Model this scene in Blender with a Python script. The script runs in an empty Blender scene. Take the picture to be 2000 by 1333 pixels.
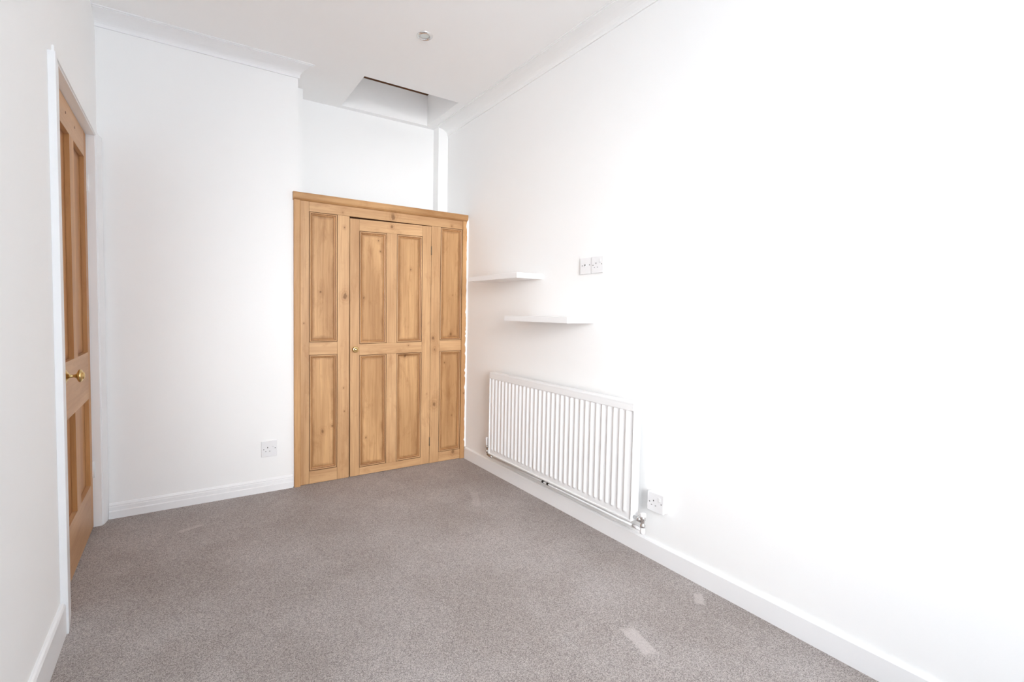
import bpy, bmesh, math, random
from mathutils import Vector, Matrix
random.seed(7)
S = bpy.context.scene
COL = S.collection

# ---------------------------------------------------------------- camera
YAW, PITCH, ROLL, F = 0.5459, 0.0444, 0.0147, 917.5
fwd = Vector((math.sin(YAW)*math.cos(PITCH), math.cos(YAW)*math.cos(PITCH), -math.sin(PITCH)))
r0 = Vector((math.cos(YAW), -math.sin(YAW), 0.0))
u0 = r0.cross(fwd)
rt = r0*math.cos(ROLL) + u0*math.sin(ROLL)
up = -r0*math.sin(ROLL) + u0*math.cos(ROLL)
cd = bpy.data.cameras.new('camera')
cam = bpy.data.objects.new('camera', cd)
COL.objects.link(cam)
M = Matrix((rt, up, -fwd)).transposed().to_4x4()
M.translation = Vector((0, 0, 1.08))
cam.matrix_world = M
cd.sensor_width = 36.0
cd.lens = F*36.0/2000.0
cd.shift_x = 0.0424
cd.shift_y = -0.0087
cd.clip_start = 0.02
S.camera = cam

# ---------------------------------------------------------------- light, exposure
S.view_settings.view_transform = 'Standard'
S.view_settings.look = 'None'
S.view_settings.gamma = 1.0
S.view_settings.use_curve_mapping = False
S.view_settings.exposure = 0.07
w = bpy.data.worlds.new('sky')
S.world = w
w.use_nodes = True
bg = w.node_tree.nodes['Background']
bg.inputs[0].default_value = (0.855, 0.957, 1.065, 1)
bg.inputs[1].default_value = 7.2
SUN_E = 9.9
sl = bpy.data.lights.new('hazy_sun', 'SUN'); sl.energy = SUN_E; sl.angle = math.radians(42); sl.color = (0.985, 0.975, 0.965)
so = bpy.data.objects.new('hazy_sun', sl); COL.objects.link(so)
so.rotation_euler = Vector((0.38, 1.0, -0.17)).to_track_quat('-Z', 'Y').to_euler()
S.cycles.max_bounces = 14
S.cycles.diffuse_bounces = 12
S.cycles.sample_clamp_indirect = 10
S.cycles.use_denoising = True

# room numbers (metres): camera above the origin, Y towards the cupboard
XR, XL, YC, YF, YB, H = 1.7646, -0.3525, 2.9236, 2.9436, 3.3374, 2.486
YN = -1.50                      # wall behind the camera, with the window
XCO = 0.590                     # outer corner of the far wall
WX0, WX1, WZ0, WZ1 = -0.30, 0.88, 0.72, 2.28
VY0, VY1 = -1.42, -1.00         # second window, in the left wall behind the camera

def portal(name, loc, rot, sx, sy):
    l = bpy.data.lights.new(name, 'AREA')
    l.shape = 'RECTANGLE'; l.size = sx; l.size_y = sy
    l.cycles.is_portal = True
    o = bpy.data.objects.new(name, l); COL.objects.link(o)
    o.location = loc; o.rotation_euler = rot
portal('side_window_daylight', (XL-0.125, (VY0+VY1)/2, (WZ0+WZ1)/2), (0, -math.pi/2, 0), WZ1-WZ0, VY1-VY0)
portal('window_daylight', ((WX0+WX1)/2, YN-0.11, (WZ0+WZ1)/2), (math.pi/2, 0, 0), WX1-WX0, WZ1-WZ0)

# ---------------------------------------------------------------- materials
def srgb(r, g, b):
    f = lambda c: (c/255/12.92) if c/255 <= 0.04045 else ((c/255+0.055)/1.055)**2.4
    return (f(r), f(g), f(b), 1)

def mat(name, col, rough=0.5, metal=0.0, spec=0.5, noise=0.0, nscale=40, bump=0.0, bscale=200):
    m = bpy.data.materials.new(name); m.use_nodes = True
    nt = m.node_tree; b = nt.nodes['Principled BSDF']
    b.inputs['Roughness'].default_value = rough
    b.inputs['Metallic'].default_value = metal
    b.inputs['Specular IOR Level'].default_value = spec
    tc = nt.nodes.new('ShaderNodeTexCoord')
    n = nt.nodes.new('ShaderNodeTexNoise'); n.inputs['Scale'].default_value = nscale
    n.inputs['Detail'].default_value = 4
    nt.links.new(tc.outputs['Object'], n.inputs['Vector'])
    mx = nt.nodes.new('ShaderNodeMix'); mx.data_type = 'RGBA'
    mx.inputs[6].default_value = tuple(c*(1-noise) for c in col[:3])+(1,)
    mx.inputs[7].default_value = tuple(min(1, c*(1+noise)) for c in col[:3])+(1,)
    nt.links.new(n.outputs['Fac'], mx.inputs[0])
    nt.links.new(mx.outputs[2], b.inputs['Base Color'])
    if bump:
        n2 = nt.nodes.new('ShaderNodeTexNoise'); n2.inputs['Scale'].default_value = bscale
        nt.links.new(tc.outputs['Object'], n2.inputs['Vector'])
        bp = nt.nodes.new('ShaderNodeBump'); bp.inputs['Strength'].default_value = bump
        bp.inputs['Distance'].default_value = 0.002
        nt.links.new(n2.outputs['Fac'], bp.inputs['Height'])
        nt.links.new(bp.outputs['Normal'], b.inputs['Normal'])
    return m

WALL = mat('wall_paint', (0.895, 0.895, 0.89, 1), 0.85, noise=0.01, nscale=3, bump=0.08, bscale=120, spec=0.2)
CEIL = mat('ceiling_paint', (0.92, 0.915, 0.91, 1), 0.9, noise=0.01, nscale=3, spec=0.2)
GLOSS = mat('white_gloss', (0.86, 0.86, 0.865, 1), 0.28, noise=0.006, nscale=8)
PLASTIC = mat('white_plastic', (0.82, 0.82, 0.83, 1), 0.3, noise=0.003)
ENAMEL = mat('radiator_enamel', (0.84, 0.845, 0.85, 1), 0.28, noise=0.004)
DARK = mat('dark_slot', (0.02, 0.018, 0.016, 1), 0.7, noise=0.1)
GREYM = mat('grey_slot', (0.22, 0.22, 0.22, 1), 0.6, noise=0.1)
BRASS = mat('brass', (0.66, 0.48, 0.22, 1), 0.26, 1.0, noise=0.05, nscale=60)
CHROME = mat('chrome', (0.72, 0.71, 0.70, 1), 0.18, 1.0, noise=0.05, nscale=80)
NICKEL = mat('satin_nickel', (0.55, 0.54, 0.53, 1), 0.3, 1.0, noise=0.05, nscale=80)
COPPER = mat('tarnished_pipe', (0.36, 0.32, 0.24, 1), 0.4, 1.0, noise=0.2, nscale=90)
STEEL = mat('dull_steel', (0.22, 0.17, 0.12, 1), 0.45, 1.0, noise=0.2, nscale=90)
LENS = mat('lamp_lens', (0.75, 0.80, 0.80, 1), 0.15, noise=0.05, nscale=150)
GRIME_SHADE = mat('brown_wax_and_gap_shade', srgb(104, 62, 28), 0.6, noise=0.3, nscale=60)  # old wax; also the painted shade of the gap under the loft lid
FRAMEW = mat('white_window_frame', (0.85, 0.85, 0.85, 1), 0.35, noise=0.01)

# knots of the cupboard front: x, z, radius
KNOTS = [(0.855,1.682,.0095),(1.19,1.693,.030),(1.181,1.628,.018),(1.094,1.531,.0126),(1.106,1.462,.009),(1.325,1.357,.0126),
 (0.996,1.156,.0126),(1.653,1.193,.006),(1.639,0.915,.016),(1.306,0.841,.0095),(1.505,0.81,.018),(1.494,0.888,.018),
 (0.871,1.163,.024),(1.631,1.68,.010),(0.722,1.185,.0095),(0.62,0.993,.006),(0.866,1.591,.0095),(0.734,0.32,.0165),
 (0.794,0.345,.0126),(0.863,0.582,.0065),(0.868,0.434,.0065),(1.015,0.242,.0095),(1.664,0.054,.022),(1.506,0.419,.025),
 (1.288,0.77,.018),(1.656,0.325,.007),(1.592,0.712,.0095),(1.744,0.48,.009),(1.449,0.499,.006)]

def pine(name, axis, base, dark, knots=(), edge=None, streak=1.0, seed=0.0):
    """Waxed pine: grain stretched along AXIS (0 x, 1 y, 2 z), stains and knots at given places."""
    m = bpy.data.materials.new(name); m.use_nodes = True
    nt = m.node_tree; N = nt.nodes; L = nt.links
    b = N['Principled BSDF']
    b.inputs['Roughness'].default_value = 0.42
    b.inputs['Specular IOR Level'].default_value = 0.35
    tc = N.new('ShaderNodeTexCoord')
    def noise(scale, detail, stretch, rough=0.55, dist=0.0):
        mp = N.new('ShaderNodeMapping')
        sc = [1, 1, 1]; sc[axis] = stretch
        mp.inputs['Scale'].default_value = sc
        mp.inputs['Location'].default_value = (seed, seed*0.7, seed*1.3)
        L.new(tc.outputs['Object'], mp.inputs['Vector'])
        n = N.new('ShaderNodeTexNoise')
        n.inputs['Scale'].default_value = scale
        n.inputs['Detail'].default_value = detail
        n.inputs['Roughness'].default_value = rough
        n.inputs['Distortion'].default_value = dist
        L.new(mp.outputs[0], n.inputs['Vector'])
        return n.outputs['Fac']
    def ramp(fac, lo, hi):
        r = N.new('ShaderNodeMapRange'); r.inputs[1].default_value = lo; r.inputs[2].default_value = hi
        L.new(fac, r.inputs[0]); return r.outputs[0]
    def mixc(fac, a, c):
        x = N.new('ShaderNodeMix'); x.data_type = 'RGBA'
        if isinstance(a, tuple): x.inputs[6].default_value = a
        else: L.new(a, x.inputs[6])
        if isinstance(c, tuple): x.inputs[7].default_value = c
        else: L.new(c, x.inputs[7])
        if isinstance(fac, float): x.inputs[0].default_value = fac
        else: L.new(fac, x.inputs[0])
        return x.outputs[2]
    def mul(a, k):
        x = N.new('ShaderNodeMath'); x.operation = 'MULTIPLY'; L.new(a, x.inputs[0]); x.inputs[1].default_value = k
        return x.outputs[0]
    grain = ramp(noise(95, 5, 0.035, 0.6, 0.4), 0.42, 0.72)
    broad = ramp(noise(7.5, 4, 0.16, 0.5, 0.3), 0.35, 0.7)
    blot = ramp(noise(13, 6, 0.42, 0.65, 0.5), 0.55, 0.80)
    speck = ramp(noise(160, 2, 0.5, 0.5), 0.74, 0.84)
    light = tuple(min(1, c*1.12) for c in base[:3])+(1,)
    col = mixc(broad, light, tuple(a*0.55+d*0.45 for a, d in zip(base, dark)))
    col = mixc(mul(grain, 0.34*streak), col, dark)
    col = mixc(mul(blot, 0.52*streak), col, dark)
    col = mixc(mul(speck, 0.5), col, tuple(c*0.5 for c in dark[:3])+(1,))
    if edge:      # old wax and dirt gathered along the margins of a panel; edge = (width, height)
        sg = N.new('ShaderNodeSeparateXYZ'); L.new(tc.outputs['Generated'], sg.inputs[0])
        def dist(sock, size):
            a = N.new('ShaderNodeMath'); a.operation = 'SUBTRACT'; L.new(sock, a.inputs[0]); a.inputs[1].default_value = 0.5
            c = N.new('ShaderNodeMath'); c.operation = 'ABSOLUTE'; L.new(a.outputs[0], c.inputs[0])
            e = N.new('ShaderNodeMath'); e.operation = 'SUBTRACT'; e.inputs[0].default_value = 0.5; L.new(c.outputs[0], e.inputs[1])
            return mul(e.outputs[0], size)
        mn = N.new('ShaderNodeMath'); mn.operation = 'MINIMUM'
        L.new(dist(sg.outputs[edge[2]], edge[0]), mn.inputs[0]); L.new(dist(sg.outputs[2], edge[1]), mn.inputs[1])
        wv = N.new('ShaderNodeMath'); wv.operation = 'MULTIPLY_ADD'
        L.new(noise(17, 4, 0.5, 0.6), wv.inputs[0]); wv.inputs[1].default_value = -0.034; L.new(mn.outputs[0], wv.inputs[2])
        g = N.new('ShaderNodeMapRange'); g.inputs[1].default_value = 0.004; g.inputs[2].default_value = -0.016
        g.inputs[3].default_value = 0.0; g.inputs[4].default_value = 0.75
        L.new(wv.outputs[0], g.inputs[0])
        col = mixc(g.outputs[0], col, tuple(c*0.85 for c in dark[:3])+(1,))
    if knots:
        wob = noise(38, 3, 1.0, 0.5)
        acc = None; ring = None
        for kx, kz, kr in knots:
            d = N.new('ShaderNodeVectorMath'); d.operation = 'SUBTRACT'
            L.new(tc.outputs['Object'], d.inputs[0]); d.inputs[1].default_value = (kx, 0, kz)
            s = N.new('ShaderNodeVectorMath'); s.operation = 'MULTIPLY'
            s.inputs[1].default_value = (1/kr, 0, 0.8/kr); L.new(d.outputs[0], s.inputs[0])
            l = N.new('ShaderNodeVectorMath'); l.operation = 'LENGTH'; L.new(s.outputs[0], l.inputs[0])
            if acc is None: acc = l.outputs['Value']
            else:
                mn = N.new('ShaderNodeMath'); mn.operation = 'MINIMUM'
                L.new(acc, mn.inputs[0]); L.new(l.outputs['Value'], mn.inputs[1]); acc = mn.outputs[0]
        ad = N.new('ShaderNodeMath'); ad.operation = 'ADD'; L.new(acc, ad.inputs[0]); L.new(mul(wob, 1.3), ad.inputs[1])
        dd = ad.outputs[0]
        halo = N.new('ShaderNodeMapRange'); halo.inputs[1].default_value = 2.7; halo.inputs[2].default_value = 1.0
        L.new(dd, halo.inputs[0])
        core = N.new('ShaderNodeMapRange'); core.inputs[1].default_value = 1.35; core.inputs[2].default_value = 0.85
        L.new(dd, core.inputs[0])
        sn = N.new('ShaderNodeMath'); sn.operation = 'SINE'; L.new(mul(dd, 9.0), sn.inputs[0])
        rg = N.new('ShaderNodeMath'); rg.operation = 'MULTIPLY_ADD'; L.new(sn.outputs[0], rg.inputs[0])
        rg.inputs[1].default_value = 0.16; rg.inputs[2].default_value = 0.30
        hr = N.new('ShaderNodeMath'); hr.operation = 'MULTIPLY'; L.new(halo.outputs[0], hr.inputs[0]); L.new(rg.outputs[0], hr.inputs[1])
        col = mixc(hr.outputs[0], col, dark)
        col = mixc(mul(core.outputs[0], 0.62), col, tuple(c*0.42 for c in dark[:3])+(1,))
    L.new(col, b.inputs['Base Color'])
    bp = N.new('ShaderNodeBump'); bp.inputs['Strength'].default_value = 0.12; bp.inputs['Distance'].default_value = 0.001
    L.new(grain, bp.inputs['Height']); L.new(bp.outputs[0], b.inputs['Normal'])
    return m

PB, PD = srgb(201, 162, 120), srgb(146, 98, 56)
PINE_V = pine('pine_upright_grain', 2, PB, PD, KNOTS)
PINE_H = pine('pine_level_grain', 0, PB, PD, KNOTS, seed=3.0)
PINE_P = pine('pine_panel', 2, srgb(198, 157, 112), srgb(142, 95, 52), KNOTS, edge=(0.14, 0.70, 0), streak=1.3, seed=9.0)
PINE_M = pine('pine_moulding_stained', 2, srgb(184, 138, 92), srgb(122, 78, 42), KNOTS, streak=1.2, seed=21.0)
PINE_T = pine('pine_casing', 2, srgb(200, 158, 112), srgb(144, 94, 50), KNOTS, seed=5.0)
PINE_TH = pine('pine_casing_level', 0, srgb(192, 150, 104), srgb(136, 90, 48), KNOTS, seed=6.0, streak=1.2)
DB, DD = srgb(192, 144, 94), srgb(146, 88, 42)
DOOR_V = pine('door_pine_upright', 2, DB, DD, streak=0.8, seed=11.0)
DOOR_H = pine('door_pine_level', 1, srgb(198, 158, 118), DD, streak=0.6, seed=14.0)
DOOR_P = pine('door_pine_panel', 2, srgb(186, 138, 88), srgb(146, 86, 42), edge=(0.26, 0.8, 1), streak=0.9, seed=17.0)

def carpet_mat():
    m = bpy.data.materials.new('grey_brown_carpet'); m.use_nodes = True
    nt = m.node_tree; N = nt.nodes; L = nt.links; b = N['Principled BSDF']
    b.inputs['Roughness'].default_value = 0.95; b.inputs['Specular IOR Level'].default_value = 0.1
    tc = N.new('ShaderNodeTexCoord')
    def noise(s, d=2, r=0.5):
        n = N.new('ShaderNodeTexNoise'); n.inputs['Scale'].default_value = s; n.inputs['Detail'].default_value = d
        n.inputs['Roughness'].default_value = r
        L.new(tc.outputs['Object'], n.inputs['Vector']); return n.outputs['Fac']
    def mr(f, lo, hi, a=0.0, c=1.0):
        r = N.new('ShaderNodeMapRange'); L.new(f, r.inputs[0])
        r.inputs[1].default_value = lo; r.inputs[2].default_value = hi; r.inputs[3].default_value = a; r.inputs[4].default_value = c
        return r.outputs[0]
    def mixc(f, a, c):
        x = N.new('ShaderNodeMix'); x.data_type = 'RGBA'
        for i, v in ((6, a), (7, c)):
            if isinstance(v, tuple): x.inputs[i].default_value = v
            else: L.new(v, x.inputs[i])
        L.new(f, x.inputs[0]); return x.outputs[2]
    fine = noise(430, 2, 0.6)
    vo = N.new('ShaderNodeTexVoronoi'); vo.inputs['Scale'].default_value = 400
    L.new(tc.outputs['Object'], vo.inputs['Vector'])
    sp = N.new('ShaderNodeSeparateColor'); L.new(vo.outputs['Color'], sp.inputs[0])
    col = mixc(mr(fine, 0.36, 0.64), CARPET_D, CARPET_L)
    tuft = mixc(sp.outputs[0], srgb(84, 78, 75), srgb(226, 220, 215))
    fc = N.new('ShaderNodeMix'); fc.data_type = 'RGBA'; fc.inputs[0].default_value = 0.46
    L.new(col, fc.inputs[6]); L.new(tuft, fc.inputs[7]); col = fc.outputs[2]
    # trodden, faintly browner and paler drifts of the pile
    drift = mr(noise(2.6, 4, 0.6), 0.38, 0.66)
    mul = N.new('ShaderNodeMix'); mul.data_type = 'RGBA'; mul.blend_type = 'MULTIPLY'; mul.inputs[0].default_value = 1.0
    L.new(col, mul.inputs[6])
    L.new(mixc(drift, (0.90, 0.875, 0.86, 1), (1.06, 1.06, 1.06, 1)), mul.inputs[7]); col = mul.outputs[2]
    # pale rubbed marks of fixed shape
    def rect(cx, cy, hx, hy, ang, amt, c):
        mp = N.new('ShaderNodeMapping'); mp.vector_type = 'TEXTURE'
        mp.inputs['Location'].default_value = (cx, cy, 0); mp.inputs['Rotation'].default_value = (0, 0, ang)
        mp.inputs['Scale'].default_value = (hx, hy, 1); L.new(tc.outputs['Object'], mp.inputs['Vector'])
        ab = N.new('ShaderNodeVectorMath'); ab.operation = 'ABSOLUTE'; L.new(mp.outputs[0], ab.inputs[0])
        sx = N.new('ShaderNodeSeparateXYZ'); L.new(ab.outputs[0], sx.inputs[0])
        mx = N.new('ShaderNodeMath'); mx.operation = 'MAXIMUM'; L.new(sx.outputs[0], mx.inputs[0]); L.new(sx.outputs[1], mx.inputs[1])
        wb = N.new('ShaderNodeMath'); wb.operation = 'MULTIPLY_ADD'; L.new(noise(90, 2), wb.inputs[0]); wb.inputs[1].default_value = 0.9
        L.new(mx.outputs[0], wb.inputs[2])
        f = mr(wb.outputs[0], 1.65, 1.25, 0.0, amt)
        return mixc(f, c, srgb(214, 206, 203))
    col = rect(1.275, 0.985, 0.024, 0.062, -0.25, 0.55, col)
    col = rect(1.665, 1.025, 0.016, 0.035, -0.9, 0.5, col)
    col = rect(1.43, 2.25, 0.02, 0.10, -0.5, 0.22, col)
    col = rect(0.02, 2.62, 0.05, 0.012, 0.3, 0.35, col)
    L.new(col, b.inputs['Base Color'])
    bp = N.new('ShaderNodeBump'); bp.inputs['Strength'].default_value = 0.7; bp.inputs['Distance'].default_value = 0.004
    L.new(fine, bp.inputs['Height']); L.new(bp.outputs[0], b.inputs['Normal'])
    return m
CARPET_D, CARPET_L = srgb(135, 126, 124), srgb(200, 191, 188)
CARPET = carpet_mat()

# ---------------------------------------------------------------- mesh helpers
def new_bm(): return bmesh.new()
def box(bm, x0, x1, y0, y1, z0, z1, mi=0):
    v = [bm.verts.new((x, y, z)) for x in (x0, x1) for y in (y0, y1) for z in (z0, z1)]
    for f in ((0,1,3,2),(4,6,7,5),(0,4,5,1),(2,3,7,6),(0,2,6,4),(1,5,7,3)):
        fc = bm.faces.new([v[i] for i in f]); fc.material_index = mi
def prism(bm, prof, a, b, axes, mi=0, cap=True):
    """extrude the closed 2-D profile PROF from A to B; axes = (profile u, profile v, extrusion)"""
    rings = []
    for t in (a, b):
        ring = []
        for u, v in prof:
            c = [0, 0, 0]; c[axes[0]] = u; c[axes[1]] = v; c[axes[2]] = t
            ring.append(bm.verts.new(c))
        rings.append(ring)
    n = len(prof)
    for i in range(n):
        f = bm.faces.new((rings[0][i], rings[0][(i+1) % n], rings[1][(i+1) % n], rings[1][i])); f.material_index = mi
    if cap:
        bm.faces.new(rings[0]).material_index = mi; bm.faces.new(rings[1][::-1]).material_index = mi
def lathe(bm, prof, origin, axis, seg=40, mi=0):
    """revolve (radius, height) pairs about AXIS"""
    ax = Vector(axis).normalized()
    t = Vector((0, 0, 1)) if abs(ax.z) < 0.9 else Vector((1, 0, 0))
    e1 = ax.cross(t).normalized(); e2 = ax.cross(e1)
    O = Vector(origin); rings = []
    for r, h in prof:
        if r < 1e-6: rings.append([bm.verts.new(O+ax*h)])
        else: rings.append([bm.verts.new(O+ax*h+(e1*math.cos(2*math.pi*k/seg)+e2*math.sin(2*math.pi*k/seg))*r) for k in range(seg)])
    for A, B in zip(rings, rings[1:]):
        for k in range(seg):
            k2 = (k+1) % seg
            if len(A) == 1 and len(B) == 1: continue
            if len(A) == 1: f = bm.faces.new((A[0], B[k2], B[k]))
            elif len(B) == 1: f = bm.faces.new((A[k], A[k2], B[0]))
            else: f = bm.faces.new((A[k], A[k2], B[k2], B[k]))
            f.smooth = True; f.material_index = mi
def tube(bm, pts, r, seg=14):
    pts = [Vector(p) for p in pts]; rings = []
    for i, P in enumerate(pts):
        d = ((pts[min(i+1, len(pts)-1)]-P).normalized()+(P-pts[max(i-1, 0)]).normalized()).normalized()
        t = Vector((0, 0, 1)) if abs(d.z) < 0.8 else Vector((0, 1, 0))
        e1 = d.cross(t).normalized(); e2 = d.cross(e1)
        rings.append([bm.verts.new(P+(e1*math.cos(2*math.pi*k/seg)+e2*math.sin(2*math.pi*k/seg))*r) for k in range(seg)])
    for A, B in zip(rings, rings[1:]):
        for k in range(seg):
            f = bm.faces.new((A[k], A[(k+1) % seg], B[(k+1) % seg], B[k])); f.smooth = True
    bm.faces.new(rings[0]); bm.faces.new(rings[-1][::-1])
def obj(name, bm, mats, parent=None, bevel=0.0, kind=None, label=None, cat=None, group=None, seg=2):
    bmesh.ops.recalc_face_normals(bm, faces=bm.faces)
    me = bpy.data.meshes.new(name); bm.to_mesh(me); bm.free()
    for m in (mats if isinstance(mats, (list, tuple)) else [mats]): me.materials.append(m)
    o = bpy.data.objects.new(name, me); COL.objects.link(o)
    if parent: o.parent = parent
    if bevel:
        md = o.modifiers.new('bevel', 'BEVEL'); md.width = bevel; md.segments = seg; md.limit_method = 'ANGLE'
        md.angle_limit = math.radians(40)
        if hasattr(md, 'harden_normals'): md.harden_normals = False
    if kind: o['kind'] = kind
    if label: o['label'] = label
    if cat: o['category'] = cat
    if group: o['group'] = group
    return o
def empty(name, loc, label, cat, group=None):
    o = bpy.data.objects.new(name, None); COL.objects.link(o); o.empty_display_size = 0.05
    o['label'] = label; o['category'] = cat
    if group: o['group'] = group
    return o          # kept at the world origin: the parts carry world coordinates

# ================================================================ ROOM SHELL
T = 0.12
bm = new_bm(); box(bm, XL-0.3, XR+0.2, YN-0.3, YB+0.2, -0.12, 0.0)
obj('floor', bm, CARPET, kind='structure', label='grey-brown speckled cut-pile carpet over the whole floor')

# ceiling with the loft opening; the white shaft above it belongs to the ceiling
HX0, HX1, HY0, HY1, HS = 0.948, 1.602, 2.812, 3.290, 2.712
bm = new_bm()
for a in ((XL-T, HX0, YN-T, YB+T), (HX1, XR+T, YN-T, YB+T), (HX0, HX1, YN-T, HY0), (HX0, HX1, HY1, YB+T)):
    box(bm, *a, H, H+0.03)
for a in ((HX0-0.03, HX0, HY0-0.03, HY1+0.03), (HX1, HX1+0.03, HY0-0.03, HY1+0.03), (HX0, HX1, HY0-0.03, HY0), (HX0, HX1, HY1, HY1+0.03)):
    box(bm, *a, H+0.03, HS)
obj('ceiling', bm, CEIL, kind='structure', label='white ceiling with a loft opening near the far right corner')

bm = new_bm(); box(bm, XR, XR+T, YN-T, YB+T, -0.1, H+0.03)
obj('wall_right', bm, WALL, kind='structure', label='long bright white wall on the right')

# left wall with the doorway
DY0, DY1, DZ1, DX = 2.075, 2.872, 1.893, -0.385
bm = new_bm()
box(bm, XL-T, XL, YN-T, VY0, -0.1, H+0.03)
box(bm, XL-T, XL, VY1, DY0, -0.1, H+0.03)
box(bm, XL-T, XL, VY0, VY1, -0.1, WZ0)
box(bm, XL-T, XL, VY0, VY1, WZ1, H+0.03)
box(bm, XL-T, XL, DY1, YB+T, -0.1, H+0.03)
box(bm, XL-T, XL, DY0, DY1, DZ1, H+0.03)
box(bm, XL-T-0.02, XL-T, DY0-0.1, DY1+0.1, -0.1, DZ1+0.1)
obj('wall_left', bm, WALL, kind='structure', label='grey-white wall on the left with the doorway')

bm = new_bm()
box(bm, XL, XCO, YF, YB+T, -0.1, H+0.03)
obj('wall_far', bm, WALL, kind='structure', label='white end wall left of the cupboard')
bm = new_bm(); box(bm, XCO, XR, YB, YB+T, -0.1, H+0.03)
obj('wall_alcove', bm, WALL, kind='structure', label='back wall of the alcove above the cupboard')
bm = new_bm(); box(bm, XCO, 0.668, 3.185, YB, 0.0, H)
obj('trim_1', bm, WALL, kind='structure', label='narrow plastered nib in the left corner of the alcove')
bm = new_bm(); box(bm, 1.682, XR, 3.2514, YB, 0.0, H)
obj('trim_2', bm, WALL, kind='structure', label='white boxed-in pipe in the right corner of the alcove', bevel=0.002)

# wall behind the camera, with a window
bm = new_bm()
box(bm, XL-T, WX0, YN-T, YN, -0.1, H+0.03); box(bm, WX1, XR+T, YN-T, YN, -0.1, H+0.03)
box(bm, WX0, WX1, YN-T, YN, -0.1, WZ0); box(bm, WX0, WX1, YN-T, YN, WZ1, H+0.03)
obj('wall_near', bm, WALL, kind='structure', label='white wall behind the camera with the window')
bm = new_bm()
y0, y1 = YN-0.10, YN-0.05
for a in ((WX0, WX0+0.05, WZ0, WZ1), (WX1-0.05, WX1, WZ0, WZ1), (WX0+0.05, WX1-0.05, WZ0, WZ0+0.05), (WX0+0.05, WX1-0.05, WZ1-0.05, WZ1)):
    box(bm, a[0], a[1], y0, y1, a[2], a[3])
xm = (WX0+WX1)/2
box(bm, xm-0.025, xm+0.025, y0, y1, WZ0+0.05, WZ1-0.05)
obj('window_1', bm, FRAMEW, kind='structure', label='white framed window behind the camera')

bm = new_bm()
for a in ((VY0, VY0+0.05, WZ0, WZ1), (VY1-0.05, VY1, WZ0, WZ1), (VY0+0.05, VY1-0.05, WZ0, WZ0+0.05), (VY0+0.05, VY1-0.05, WZ1-0.05, WZ1)):
    box(bm, XL-0.10, XL-0.05, *a)
obj('window_2', bm, FRAMEW, kind='structure', label='white framed side window behind the camera')

# coving: concave quarter profile, 68 wide by 55 high
def cove(wallpos, s, lip=0.004):
    """profile as (distance from the wall, height)"""
    w, h = 0.105, 0.055
    pts = [(0, H-h), (0.008, H-h)]
    pts.append((0.008, H-h+0.004))
    for k in range(0, 9):
        a = k/8*math.pi/2
        pts.append((w-0.012-(w-0.020)*math.cos(a), H-0.007-(h-0.013)*(1-math.sin(a))))
    pts += [(w-0.012, H-0.007), (w-0.012, H-0.004), (w, H-0.004), (w, H), (0, H)]
    out = []
    for p in pts:
        q = (wallpos+s*p[0], p[1])
        if not out or (abs(q[0]-out[-1][0])+abs(q[1]-out[-1][1])) > 1e-5: out.append(q)
    return out
bm = new_bm()
prism(bm, cove(YF, -1), XL, XCO+0.004, (1, 2, 0))
for v in bm.verts:              # the end is cut at an angle
    if v.co.x > XCO-0.01: v.co.x += 0.66*(YF-v.co.y)
o = obj('trim_3', bm, GLOSS, kind='structure', label='white concave coving over the far wall, cut square at the alcove')
bm = new_bm()
prism(bm, cove(XR, -1), YN, 3.2514, (0, 2, 1))
obj('trim_4', bm, WALL, kind='structure', label='white concave coving along the right wall')

# baseboards
bh = 0.083
bm = new_bm()
pr = lambda s, x: [(x, 0), (x+s*0.014, 0), (x+s*0.014, bh-0.008), (x+s*0.010, bh-0.002), (x+s*0.006, bh), (x, bh)]
prism(bm, pr(-1, XR), YN, YC-0.004, (0, 2, 1))
obj('baseboard_right', bm, GLOSS, kind='structure', label='plain white skirting board along the right wall')
bm = new_bm()
ls = lambda x: [(x, 0), (x+0.014, 0), (x+0.014, 0.098), (x+0.010, 0.106), (x+0.005, 0.109), (x, 0.109)]
prism(bm, ls(XL), YN, 1.955, (0, 2, 1))
obj('baseboard_left', bm, GLOSS, kind='structure', label='white skirting board along the left wall up to the door casing')
bm = new_bm()
fs = [(YF, 0), (YF-0.016, 0), (YF-0.016, 0.036), (YF-0.013, 0.039), (YF-0.011, 0.040), (YF-0.011, 0.058), (YF-0.0085, 0.0605), (YF-0.0085, 0.067), (YF-0.0055, 0.070), (YF-0.003, 0.076), (YF, 0.078)]
prism(bm, fs, XL+0.02, 0.556, (1, 2, 0))
obj('baseboard_far', bm, GLOSS, kind='structure', label='stepped white skirting board along the far wall')

# door casing on the left wall: thick outer edge, thinning towards the doorway
def casing_v(yo, yi, z1):
    b = new_bm()
    prism(b, [(XL, yo), (XL+0.020, yo), (XL+0.019, yo+(yi-yo)*0.12), (XL+0.007, yi), (XL, yi)], 0.0, z1, (0, 1, 2))
    return b
CZ = 1.872
c1 = obj('trim_5', casing_v(1.957, 2.075, CZ), GLOSS, kind='structure', label='white casing on the near side of the door', bevel=0.001)
c2 = obj('trim_6', casing_v(2.9400, 2.872, CZ+0.03), GLOSS, kind='structure', label='white casing on the far side of the door', bevel=0.001)
bm = new_bm(); box(bm, XL, XL+0.006, 2.02, 2.94, DZ1, DZ1+0.022)
obj('trim_7', bm, WALL, kind='structure', label='thin painted strip above the door')
bm = new_bm()   # lining of the doorway
box(bm, XL-T, XL+0.001, DY1-0.008, DY1+0.002, 0, DZ1); box(bm, XL-T, XL+0.001, DY0-0.002, DY0+0.008, 0, DZ1)
box(bm, XL-T, XL+0.001, DY0+0.008, DY1-0.008, DZ1-0.006, DZ1)
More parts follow.
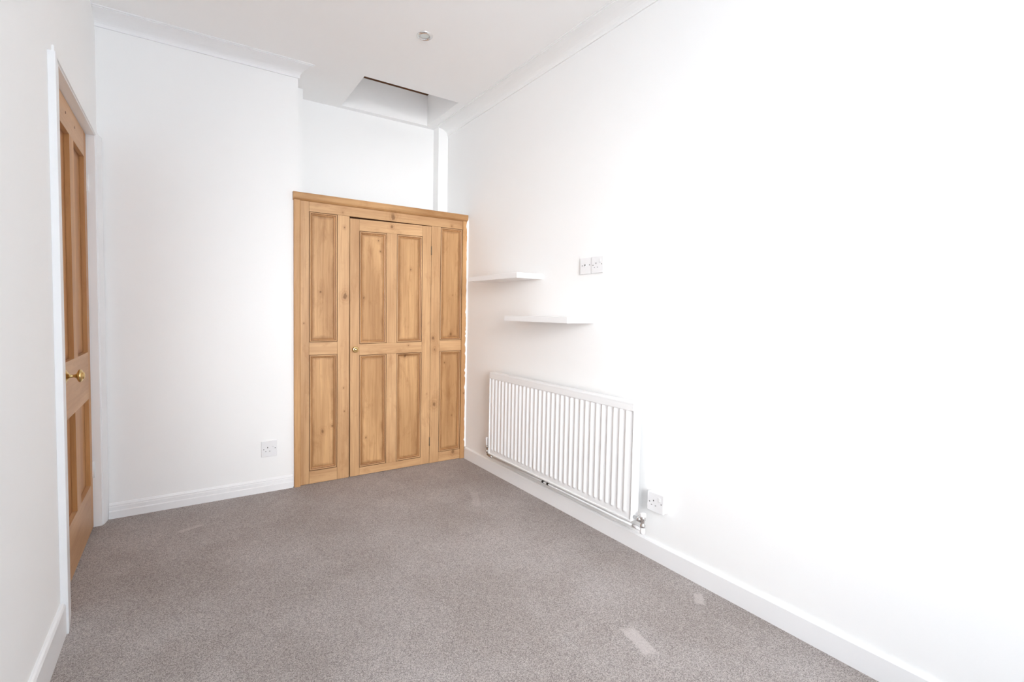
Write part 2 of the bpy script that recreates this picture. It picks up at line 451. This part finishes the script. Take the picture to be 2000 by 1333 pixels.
obj('trim_8', bm, GLOSS, kind='structure', label='white lining of the doorway')

# ================================================================ PANELLED DOOR IN THE LEFT WALL
d = new_bm()
a0, a1 = DY0+0.010, DY1-0.012
xb = DX-0.038
m0, m1 = 2.480, 2.566
for (y0, y1, z0, z1, mi) in ((a0, 2.190, 0.006, 1.884, 0), (2.805, a1, 0.006, 1.884, 0),
                              (2.190, 2.805, 1.768, 1.884, 1), (2.190, 2.805, 0.640, 0.862, 1), (2.190, 2.805, 0.006, 0.225, 1),
                              (m0, m1, 0.862, 1.768, 0), (m0, m1, 0.225, 0.640, 0)):
    box(d, xb, DX, y0, y1, z0, z1, mi)
door = obj('door_1', d, [DOOR_V, DOOR_H], kind='structure', label='stripped pine four-panel door in the left wall')
for (y0, y1, z0, z1) in ((2.190, m0, 0.862, 1.768), (m1, 2.805, 0.862, 1.768), (2.190, m0, 0.225, 0.640), (m1, 2.805, 0.225, 0.640)):
    b = new_bm(); box(b, xb+0.004, DX-0.017, y0+0.001, y1-0.001, z0+0.001, z1-0.001)
    obj('door_panel', b, DOOR_P, door)
def knob_profile(s=1.0):
    return [(0.0, 0.0), (0.0275, 0.0), (0.0275, 0.003), (0.024, 0.006), (0.017, 0.0085), (0.0145, 0.012), (0.010, 0.0135), (0.0065, 0.018),
            (0.0055, 0.026), (0.0065, 0.032), (0.011, 0.036), (0.018, 0.039), (0.0235, 0.0425), (0.0245, 0.046), (0.0235, 0.050), (0.019, 0.0535),
            (0.0145, 0.055), (0.0135, 0.0575), (0.009, 0.060), (0.0, 0.061)]
b = new_bm(); lathe(b, knob_profile(), (DX, 2.292, 0.812), (1, 0, 0))
obj('door_knob', b, BRASS, door, label='round brass knob on a brass rose')
for z in (1.66, 0.285):
    b = new_bm(); box(b, DX-0.002, DX+0.003, a1-0.003, a1+0.003, z-0.04, z+0.04)
    lathe(b, [(0, -0.041), (0.0042, -0.041), (0.0042, 0.041), (0, 0.041)], (DX+0.004, a1+0.001, z), (0, 0, 1), 12)
    obj('hinge', b, GLOSS, door, label='white painted butt hinge')
for y, z in ((2.42, 1.832), (2.60, 1.832)):
    b = new_bm(); lathe(b, [(0, 0.0), (0.006, 0.0), (0.005, 0.0006), (0, 0.0006)], (DX, y, z), (1, 0, 0), 12)
    obj('nail_plug', b, GRIME_SHADE, door, label='dark plugged nail hole')

# ================================================================ PINE CUPBOARD FRONT
cup = empty('cupboard', (1.16, YC, 0), 'built-in stripped pine cupboard front with panels, filling the alcove left of the radiator', 'cupboard')
FY = YC+0.012                    # face of the frame behind the casing face
X = dict(cl=0.5625, ci=0.600, s1=0.652, s2=0.823, s3=0.898, s4=1.474, s5=1.545, s6=1.7205, cr=1.757)
CT, RB = 1.7705, 1.665
bk = 0.024
def part(name, x0, x1, z0, z1, m, y0=FY, y1=FY+bk, parent=cup, bevel=0.0012, label=None):
    b = new_bm(); box(b, x0, x1, y0, y1, z0, z1)
    return obj(name, b, m, parent, bevel=bevel, label=label)
# casing: two uprights and a moulded head
b = new_bm()
prism(b, [(X['cl'], YF+0.0), (X['cl'], YC+0.002), (X['cl']+0.003, YC), (X['ci']-0.006, YC), (X['ci']-0.001, YC+0.004), (X['ci'], FY+0.004), (X['ci'], FY+bk), (X['cl']+0.03, FY+bk), (X['cl']+0.026, YF)], 0.0, CT-0.046, (0, 1, 2))
obj('casing', b, PINE_T, cup)
b = new_bm()
prism(b, [(X['s6']+0.0008, FY+bk), (X['s6']+0.0008, YC+0.010), (X['s6']+0.003, YC+0.006), (X['cr'], YC+0.006), (X['cr'], FY+bk)], 0.0, CT-0.046, (0, 1, 2))
obj('casing', b, PINE_T, cup)
b = new_bm()
prism(b, [(FY+bk, CT-0.047), (FY+0.002, CT-0.047), (YC+0.004, CT-0.043), (YC-0.004, CT-0.036), (YC-0.006, CT-0.028), (YC-0.006, CT-0.006), (YC-0.004, CT-0.001), (YC+0.002, CT), (FY+bk, CT)], X['cl']-0.004, X['cr'], (1, 2, 0))
obj('head_moulding', b, PINE_TH, cup, bevel=0.001, label='worn pine moulding along the top of the cupboard')
# frame
part('stile', X['ci']+0.0005, X['s1']-0.0008, 0.002, 1.724, PINE_V)
part('stile', X['s2'], X['s3'], 0.002, RB-0.0008, PINE_V)
part('stile', X['s4'], X['s5'], 0.002, RB-0.0008, PINE_V)
part('rail', X['s1'], X['s6'], RB, 1.7235, PINE_H, label='long top rail over panels and door')
part('rail', X['s1'], X['s2']-0.0008, 0.799, 0.877, PINE_H)
part('rail', X['s5']+0.0008, X['s6'], 0.796, 0.872, PINE_H)
part('rail', X['s1'], X['s2']-0.0008, 0.002, 0.081, PINE_H)
part('rail', X['s5']+0.0008, X['s6'], 0.002, 0.0715, PINE_H)

def moulding(b, x0, x1, z0, z1, f):
    """mitred moulding round an opening whose face is at y=f; material 1 = wax in the quirks"""
    prof = [(0.0, 0.0), (0.0, 0.005), (0.0022, 0.005), (0.0032, -0.0002), (0.0062, -0.0012), (0.0092, 0.0006), (0.0102, 0.0045), (0.0122, 0.005), (0.0165, 0.0062), (0.0200, 0.0105), (0.0206, 0.0135)]
    mis = [1, 1, 0, 0, 0, 3, 1, 3, 3, 1]
    rings = []
    for o, dd in prof:
        rings.append([b.verts.new(c) for c in ((x0+o, f+dd, z0+o), (x1-o, f+dd, z0+o), (x1-o, f+dd, z1-o), (x0+o, f+dd, z1-o))])
    for (A, B, mi) in zip(rings, rings[1:], mis):
        for k in range(4):
            fc = b.faces.new((A[k], A[(k+1) % 4], B[(k+1) % 4], B[k]))
            fc.material_index = mi if mi else (0 if k in (1, 3) else 2)
def panel_pair(x0, x1, z0, z1, parent, f, xf=None):
    b = new_bm(); box(b, x0+0.015, x1-0.015, f+0.0115, f+0.019, z0+0.015, z1-0.015)
    if xf: xf(b)
    p = obj('panel', b, PINE_P, parent)
    b = new_bm(); moulding(b, x0, x1, z0, z1, f)
    if xf: xf(b)
    obj('moulding', b, [PINE_V, GRIME_SHADE, PINE_H, PINE_M], parent)
for a in ((X['s1'], X['s2']-0.0008, 0.877, RB), (X['s1'], X['s2']-0.0008, 0.081, 0.799),
          (X['s5']+0.0008, X['s6'], 0.872, RB), (X['s5']+0.0008, X['s6'], 0.0715, 0.796)):
    panel_pair(*a, cup, FY)
# back boards keep the inside dark
part('back_board', X['ci'], X['cr'], 0.001, CT-0.05, GRIME_SHADE, FY+bk+0.03, FY+bk+0.04, bevel=0)
b = new_bm(); box(b, XCO+0.001, XR-0.001, FY+bk, 3.180, CT-0.022, CT-0.004)
obj('top_board', b, WALL, cup, label='white painted board over the cupboard')

# the door: it has dropped a little on the latch side
dx0, dx1, dtop = X['s3']+0.003, X['s4']-0.002, RB-0.0035
FD = FY+0.001
def sag(b):
    for v in b.verts:
        t = (dx1-v.co.x)/(dx1-dx0)
        v.co.z -= 0.0085*t*min(1, v.co.z/0.3)
        v.co.x += 0.0055*t*(1-v.co.z/dtop)
def dpart(name, x0, x1, z0, z1, m, parent, label=None):
    b = new_bm(); box(b, x0, x1, FD, FD+bk, z0, z1); sag(b)
    return obj(name, b, m, parent, bevel=0.001, label=label)
p1, p2, p3, p4 = 0.9625, 1.147, 1.2185, 1.405
b = new_bm(); box(b, dx0+0.004, dx1-0.004, FD+bk, FD+bk+0.006, 0.012, dtop-0.004); sag(b)
cdoor = obj('door', b, PINE_P, cup, label='four-panel pine cupboard door with a brass knob')
dpart('stile', dx0, p1-0.0006, 0.003, dtop, PINE_V, cdoor)
dpart('stile', p4+0.0006, dx1, 0.003, dtop, PINE_V, cdoor)
dpart('rail', p1, p4, 1.588, dtop, PINE_H, cdoor)
dpart('rail', p1, p4, 0.794, 0.866, PINE_H, cdoor)
dpart('rail', p1, p4, 0.003, 0.055, PINE_H, cdoor)
dpart('muntin', p2, p3, 0.8665, 1.5875, PINE_V, cdoor)
dpart('muntin', p2, p3, 0.0555, 0.7935, PINE_V, cdoor)
for a in ((p1, p2, 0.8665, 1.5875), (p3, p4, 0.8665, 1.5875), (p1, p2, 0.0555, 0.7935), (p3, p4, 0.0555, 0.7935)):
    panel_pair(*a, cdoor, FD, sag)
b = new_bm()
lathe(b, [(0, 0), (0.0165, 0), (0.0165, 0.002), (0.010, 0.004), (0.0075, 0.008), (0.008, 0.012), (0.014, 0.015), (0.0185, 0.019), (0.0200, 0.023), (0.0185, 0.026), (0.0135, 0.0275), (0.012, 0.0268), (0.0112, 0.0285), (0.0085, 0.032), (0.0045, 0.034), (0, 0.0345)], (0.9335, FD, 0.826), (0, -1, 0))
obj('knob', b, BRASS, cdoor, label='small ringed brass knob')
for z in (1.495, 0.158):
    b = new_bm()
    lathe(b, [(0, -0.03), (0.0036, -0.03), (0.0036, -0.011), (0.003, -0.010), (0.0036, -0.009), (0.0036, 0.009), (0.003, 0.010), (0.0036, 0.011), (0.0036, 0.03), (0, 0.03)], (dx1+0.001, FD-0.0018, z), (0, 0, 1), 12)
    obj('hinge', b, STEEL, cdoor, label='small dull steel hinge')

# ragged white filler between casing and wall
b = new_bm()
z = 0.085
prev = None
while z < CT:
    wv = 0.0045+random.random()*0.0035+(0.006 if random.random() < 0.10 else 0)
    ring = [b.verts.new(c) for c in ((XR, YC+0.001, z), (XR-wv-0.004, YC+0.004, z), (XR-wv-0.004, YC+0.02, z), (XR, YC+0.02, z))]
    if prev:
        for k in range(4): b.faces.new((prev[k], prev[(k+1) % 4], ring[(k+1) % 4], ring[k]))
    else: b.faces.new(ring)
    prev = ring; z += 0.012+random.random()*0.015
b.faces.new(prev[::-1])
obj('trim_9', b, WALL, kind='structure', label='ragged white filler between the cupboard and the right wall')

# ================================================================ RADIATOR
rad = empty('radiator', (XR, 1.94, 0.15), 'long white ribbed panel radiator on the right wall below the shelves', 'radiator')
RY0, RY1, RZ0, RZ1 = 1.368, 2.508, 0.154, 0.688
RX = XR-0.078; RB2 = XR-0.030
b = new_bm()
pitch, n = 0.0355, 31
ys = []
yy = RY1-0.020
prof = [(RY1-0.002, 0.0)]
for k in range(n):
    y = yy-k*pitch
    if y-0.029 < RY0+0.012: break
    prof += [(y, 0.0), (y-0.004, -0.0010), (y-0.009, -0.0050), (y-0.0125, -0.0060), (y-0.017, -0.0050), (y-0.024, -0.0010), (y-0.029, 0.0)]
prof.append((RY0+0.002, 0.0))
zs = [(RZ0+0.006, 0.0), (RZ0+0.030, 0.0), (RZ0+0.040, 1.0), (RZ1-0.046, 1.0), (RZ1-0.036, 0.0), (RZ1-0.004, 0.0)]
RF = RX+0.0060
rows = []
for z, s in zs:
    rows.append([b.verts.new((RF+dd*s, y, z)) for y, dd in prof])
for A, B in zip(rows, rows[1:]):
    for k in range(len(A)-1): b.faces.new((A[k], A[k+1], B[k+1], B[k]))
fp = obj('ribbed_panel', b, ENAMEL, rad, bevel=0)
sm = fp.modifiers.new('solid', 'SOLIDIFY'); sm.thickness = 0.010; sm.offset = -1
bv = fp.modifiers.new('bevel', 'BEVEL'); bv.width = 0.0018; bv.segments = 3; bv.limit_method = 'ANGLE'; bv.angle_limit = math.radians(12)
for pl in fp.data.polygons: pl.use_smooth = True
# fix which way the panel thickens: the back lies towards the wall
sm.offset = -1 if fp.data.polygons[0].normal.x < 0 else 1
b = new_bm(); box(b, RX-0.001, RB2, RY0, RY1, RZ1-0.012, RZ1+0.001)
obj('top_cover', b, ENAMEL, rad, bevel=0.004, seg=3)
b = new_bm(); box(b, RX-0.0005, RX+0.004, RY0+0.003, RY1-0.003, RZ1-0.038, RZ1-0.010)
obj('top_band', b, ENAMEL, rad, bevel=0.0015)
for y in (RY0, RY1-0.004):
    b = new_bm(); box(b, RX, RB2, y, y+0.004, RZ0+0.004, RZ1-0.006)
    obj('side_panel', b, ENAMEL, rad, bevel=0.0015)
b = new_bm(); box(b, RX+0.001, RX+0.012, RY0+0.004, RY1-0.004, RZ0, RZ0+0.008)
obj('bottom_seam', b, ENAMEL, rad, bevel=0.002)
b = new_bm(); box(b, RB2-0.008, RB2, RY0+0.03, RY1-0.03, RZ0+0.02, RZ1-0.03)
obj('back_panel', b, ENAMEL, rad)
for y in (RY0+0.15, RY1-0.15):
    b = new_bm(); box(b, RB2, XR-0.0004, y-0.015, y+0.015, RZ0+0.06, RZ1-0.08)
    obj('wall_bracket', b, ENAMEL, rad)

# left (far) valve with white cap
v = empty('radiator_valve', (0, 0, 0), 'small chrome valve with a tall white cap at the far end of the radiator', 'valve')
VX, VY = XR-0.058, 2.553
b = new_bm(); lathe(b, [(0, 0.195), (0.0085, 0.195), (0.0105, 0.205), (0.0115, 0.246), (0.009, 0.252), (0, 0.252)], (VX, VY, 0), (0, 0, 1), 24)
obj('valve_cap', b, PLASTIC, v, label='white plastic valve cap')
b = new_bm()
lathe(b, [(0, 0.150), (0.006, 0.150), (0.0085, 0.153), (0.0085, 0.160), (0.006, 0.163), (0.006, 0.176), (0.009, 0.178), (0.009, 0.192), (0.0065, 0.196), (0, 0.196)], (VX, VY, 0), (0, 0, 1), 18)
obj('valve_body', b, CHROME, v)
b = new_bm(); lathe(b, [(0, 0), (0.006, 0), (0.006, 0.012), (0.0085, 0.013), (0.0085, 0.026), (0.006, 0.027), (0.006, 0.052), (0, 0.052)], (VX, VY, 0.176), (0, -1, 0), 18)
obj('union_nut', b, CHROME, v)
b = new_bm(); tube(b, [(VX, VY, 0.158), (VX, VY, 0.147), (VX, VY-0.003, 0.140), (VX, VY-0.011, 0.1355), (VX, VY-0.022, 0.1345), (VX, VY-0.05, 0.1345)], 0.0052)
obj('elbow_pipe', b, COPPER, v, label='tarnished bent pipe below the valve')
b = new_bm(); lathe(b, [(0, 0), (0.0085, 0), (0.0085, 0.03), (0, 0.03)], (VX, VY-0.030, 0.1345), (0, -1, 0), 18)
obj('coupling', b, CHROME, v)

# near valve
v = empty('radiator_valve', (0, 0, 0), 'chrome valve with a white cap at the radiator end beside the low socket', 'valve')
NY = 1.320
b = new_bm(); lathe(b, [(0, 0.193), (0.011, 0.193), (0.0135, 0.197), (0.0135, 0.207), (0.011, 0.211), (0, 0.212)], (VX, NY, 0), (0, 0, 1), 24)
obj('valve_cap', b, PLASTIC, v, label='white plastic valve cap')
b = new_bm(); lathe(b, [(0, 0.146), (0.010, 0.146), (0.0115, 0.150), (0.0115, 0.158), (0.009, 0.160), (0.0095, 0.178), (0.0115, 0.180), (0.0115, 0.190), (0.009, 0.194), (0, 0.194)], (VX, NY, 0), (0, 0, 1), 20)
obj('valve_body', b, CHROME, v)
b = new_bm(); lathe(b, [(0, 0), (0.008, 0), (0.008, 0.010), (0.0125, 0.011), (0.0125, 0.026), (0.008, 0.027), (0.008, 0.060), (0, 0.060)], (VX, NY, 0.176), (0, 1, 0), 20)
obj('union_nut', b, CHROME, v)
b = new_bm(); lathe(b, [(0, 0.118), (0.0085, 0.118), (0.0105, 0.122), (0.0105, 0.140), (0.0085, 0.147), (0, 0.147)], (VX, NY, 0), (0, 0, 1), 18)
obj('elbow', b, PLASTIC, v, label='white plastic pipe elbow')

# pipe below the radiator
b = new_bm(); tube(b, [(VX, VY-0.055, 0.1345), (VX, 2.0, 0.1345), (VX, NY+0.045, 0.1345)], 0.0046)
pp = obj('heating_pipe', b, ENAMEL, cat='pipe', label='thin white pipe running below the radiator, above the skirting board')
b = new_bm(); tube(b, [(VX, NY+0.050, 0.1345), (VX, NY+0.005, 0.1345)], 0.0085)
obj('sleeve', b, PLASTIC, pp)
for y in (1.985, 1.945):
    b = new_bm(); lathe(b, [(0.0047, -0.007), (0.0066, -0.007), (0.0066, 0.007), (0.0047, 0.007)], (VX, y, 0.1345), (0, 1, 0), 16)
    obj('pipe_clip', b, DARK, pp, label='black clip')

# ================================================================ SHELVES
def shelf(y0, y1, z0, label):
    b = new_bm(); box(b, 1.5824, XR, y0, y1, z0, z0+0.0295)
    obj('floating_shelf', b, GLOSS, bevel=0.001, label=label, cat='shelf', group='white floating shelves on the right wall')
shelf(2.099, 2.625, 1.2705, 'upper white floating shelf, reaching back beside the pine cupboard')
shelf(1.690, 2.212, 1.0285, 'lower white floating shelf above the radiator')

# ================================================================ SOCKETS
def plate_parts(root, o, eu, ev, en, w, h, kind):
    """o = lower far corner on the wall face of the plate, eu across, ev up, en out of the wall"""
    O, eu, ev, en = Vector(o), Vector(eu), Vector(ev), Vector(en)
    def bx(b, u0, u1, v0, v1, n0, n1):
        vs = [b.verts.new(O+eu*u+ev*vv+en*nn) for u in (u0, u1) for vv in (v0, v1) for nn in (n0, n1)]
        for f in ((0,1,3,2),(4,6,7,5),(0,4,5,1),(2,3,7,6),(0,2,6,4),(1,5,7,3)): b.faces.new([vs[i] for i in f])
    def add(name, m, rects, n0, n1, bevel=0, label=None):
        for q in rects:
            b = new_bm(); bx(b, q[0]*w, q[1]*w, q[2]*h, q[3]*h, n0, n1); obj(name, b, m, root, bevel=bevel, label=label)
    def screw(u, vv):
        b = new_bm(); lathe(b, [(0, 0), (0.0030, 0), (0.0026, 0.0008), (0, 0.0010)], O+eu*u*w+ev*vv*h, en, 14); obj('screw', b, GREYM, root)
    if kind == 'socket':
        add('pin_slot', DARK, [(0.375, 0.425, 0.545, 0.625)], -0.002, 0.0004)
        add('pin_slot', GREYM, [(0.245, 0.315, 0.325, 0.365), (0.495, 0.565, 0.325, 0.365)], -0.002, 0.0004)
        add('rocker_switch', PLASTIC, [(0.69, 0.82, 0.63, 0.83)], 0.0, 0.0026, 0.0007)
        add('switch_gap', GREYM, [(0.69, 0.82, 0.615, 0.628)], -0.001, 0.0005)
        screw(0.15, 0.48); screw(0.88, 0.52)
    else:
        b = new_bm(); lathe(b, [(0.0032, 0), (0.0050, 0), (0.0050, 0.0035), (0.0042, 0.0040), (0.0032, 0.0040)], O+eu*0.5*w+ev*0.55*h, en, 20); obj('aerial_collar', b, PLASTIC, root)
        b = new_bm(); lathe(b, [(0, 0), (0.0036, 0), (0.0036, 0.0042), (0, 0.0042)], O+eu*0.5*w+ev*0.55*h, en, 20); obj('aerial_hole', b, DARK, root)
        screw(0.20, 0.53); screw(0.85, 0.55)

# on the far wall
r = empty('power_socket', (0, 0, 0), 'white single switched socket on the far wall, left of the cupboard', 'socket')
b = new_bm(); box(b, 0.3805, 0.4665, YF-0.009, YF, 0.208, 0.301); obj('faceplate', b, PLASTIC, r, bevel=0.002, seg=3)
plate_parts(r, (0.3805, YF-0.009, 0.208), (1, 0, 0), (0, 0, 1), (0, -1, 0), 0.086, 0.093, 'socket')
# low on the right wall, on a surface box
r = empty('power_socket', (0, 0, 0), 'white switched socket on a raised box, low on the right wall beside the radiator', 'socket')
b = new_bm(); box(b, XR-0.028, XR, 1.2385, 1.3165, 0.2265, 0.3075); obj('surface_box', b, PLASTIC, r, bevel=0.003, seg=3)
b = new_bm(); box(b, XR-0.036, XR-0.0285, 1.2375, 1.3175, 0.2255, 0.3085); obj('faceplate', b, PLASTIC, r, bevel=0.002, seg=3)
plate_parts(r, (XR-0.036, 1.3175, 0.2255), (0, -1, 0), (0, 0, 1), (-1, 0, 0), 0.080, 0.083, 'socket')
# pair beside the shelves
r = empty('power_socket', (0, 0, 0), 'white switched socket high on the right wall, right of the aerial outlet', 'socket')
b = new_bm(); box(b, XR-0.012, XR, 1.631, 1.709, 1.279, 1.3615); obj('faceplate', b, PLASTIC, r, bevel=0.002, seg=3)
plate_parts(r, (XR-0.012, 1.709, 1.279), (0, -1, 0), (0, 0, 1), (-1, 0, 0), 0.078, 0.0825, 'socket')
r = empty('aerial_outlet', (0, 0, 0), 'white television aerial outlet plate with one dark round hole, left of the high socket', 'outlet')
b = new_bm(); box(b, XR-0.009, XR, 1.7115, 1.790, 1.2775, 1.3605); obj('faceplate', b, PLASTIC, r, bevel=0.002, seg=3)
plate_parts(r, (XR-0.009, 1.790, 1.2775), (0, -1, 0), (0, 0, 1), (-1, 0, 0), 0.0785, 0.083, 'aerial')

# ================================================================ CEILING SPOTLIGHT, LOFT HATCH
sp = empty('recessed_spotlight', (0, 0, 0), 'round recessed ceiling spotlight with a polished metal ring, switched off', 'light')
LX, LY = 1.0714, 2.2392
b = new_bm(); lathe(b, [(0.0255, 0.001), (0.0255, 0.005), (0.030, 0.0075), (0.036, 0.0065), (0.040, 0.003), (0.041, 0.0)], (LX, LY, H), (0, 0, -1), 48)
obj('bezel', b, CHROME, sp)
b = new_bm(); lathe(b, [(0.0257, 0.004), (0.0235, 0.0015), (0.0225, 0.0005)], (LX, LY, H), (0, 0, -1), 40)
obj('inner_ring', b, NICKEL, sp)
b = new_bm(); lathe(b, [(0.0225, 0.0004), (0.020, 0.0012), (0.012, 0.0026), (0.0, 0.0032)], (LX, LY, H), (0, 0, -1), 40)
obj('lamp_lens', b, LENS, sp)

hatch = empty('loft_hatch', (0, 0, 0), 'white loft hatch lid set up in the ceiling opening, a dark gap below its edge', 'hatch')
b = new_bm(); box(b, HX0-0.03, HX1+0.03, HY0-0.03, HY1+0.03, HS+0.022, HS+0.040)
obj('lid', b, GLOSS, hatch)
b = new_bm()
box(b, HX0-0.03, HX1+0.03, HY1+0.004, HY1+0.03, HS, HS+0.022); box(b, HX0-0.03, HX1+0.03, HY0-0.03, HY0-0.004, HS, HS+0.022)
box(b, HX0-0.03, HX0-0.004, HY0-0.004, HY1+0.004, HS, HS+0.022); box(b, HX1+0.004, HX1+0.03, HY0-0.004, HY1+0.004, HS, HS+0.022)
obj('gap_shade_strip', b, GRIME_SHADE, hatch, label='dark brown strip painted as the shaded gap under the lid')  # dark brown colour stands in for the shade between shaft and lid

# ---------------------------------------------------------------- every group Empty goes to its thing's base
bpy.context.view_layer.update()
for e in [o for o in S.objects if o.type == 'EMPTY']:
    lo = Vector((1e9,)*3); hi = Vector((-1e9,)*3)
    for c in e.children:
        for v in c.data.vertices:
            for i in range(3):
                lo[i] = min(lo[i], v.co[i]); hi[i] = max(hi[i], v.co[i])
    base = Vector(((lo.x+hi.x)/2, (lo.y+hi.y)/2, lo.z))
    e.location = base
    for c in e.children: c.location = -base
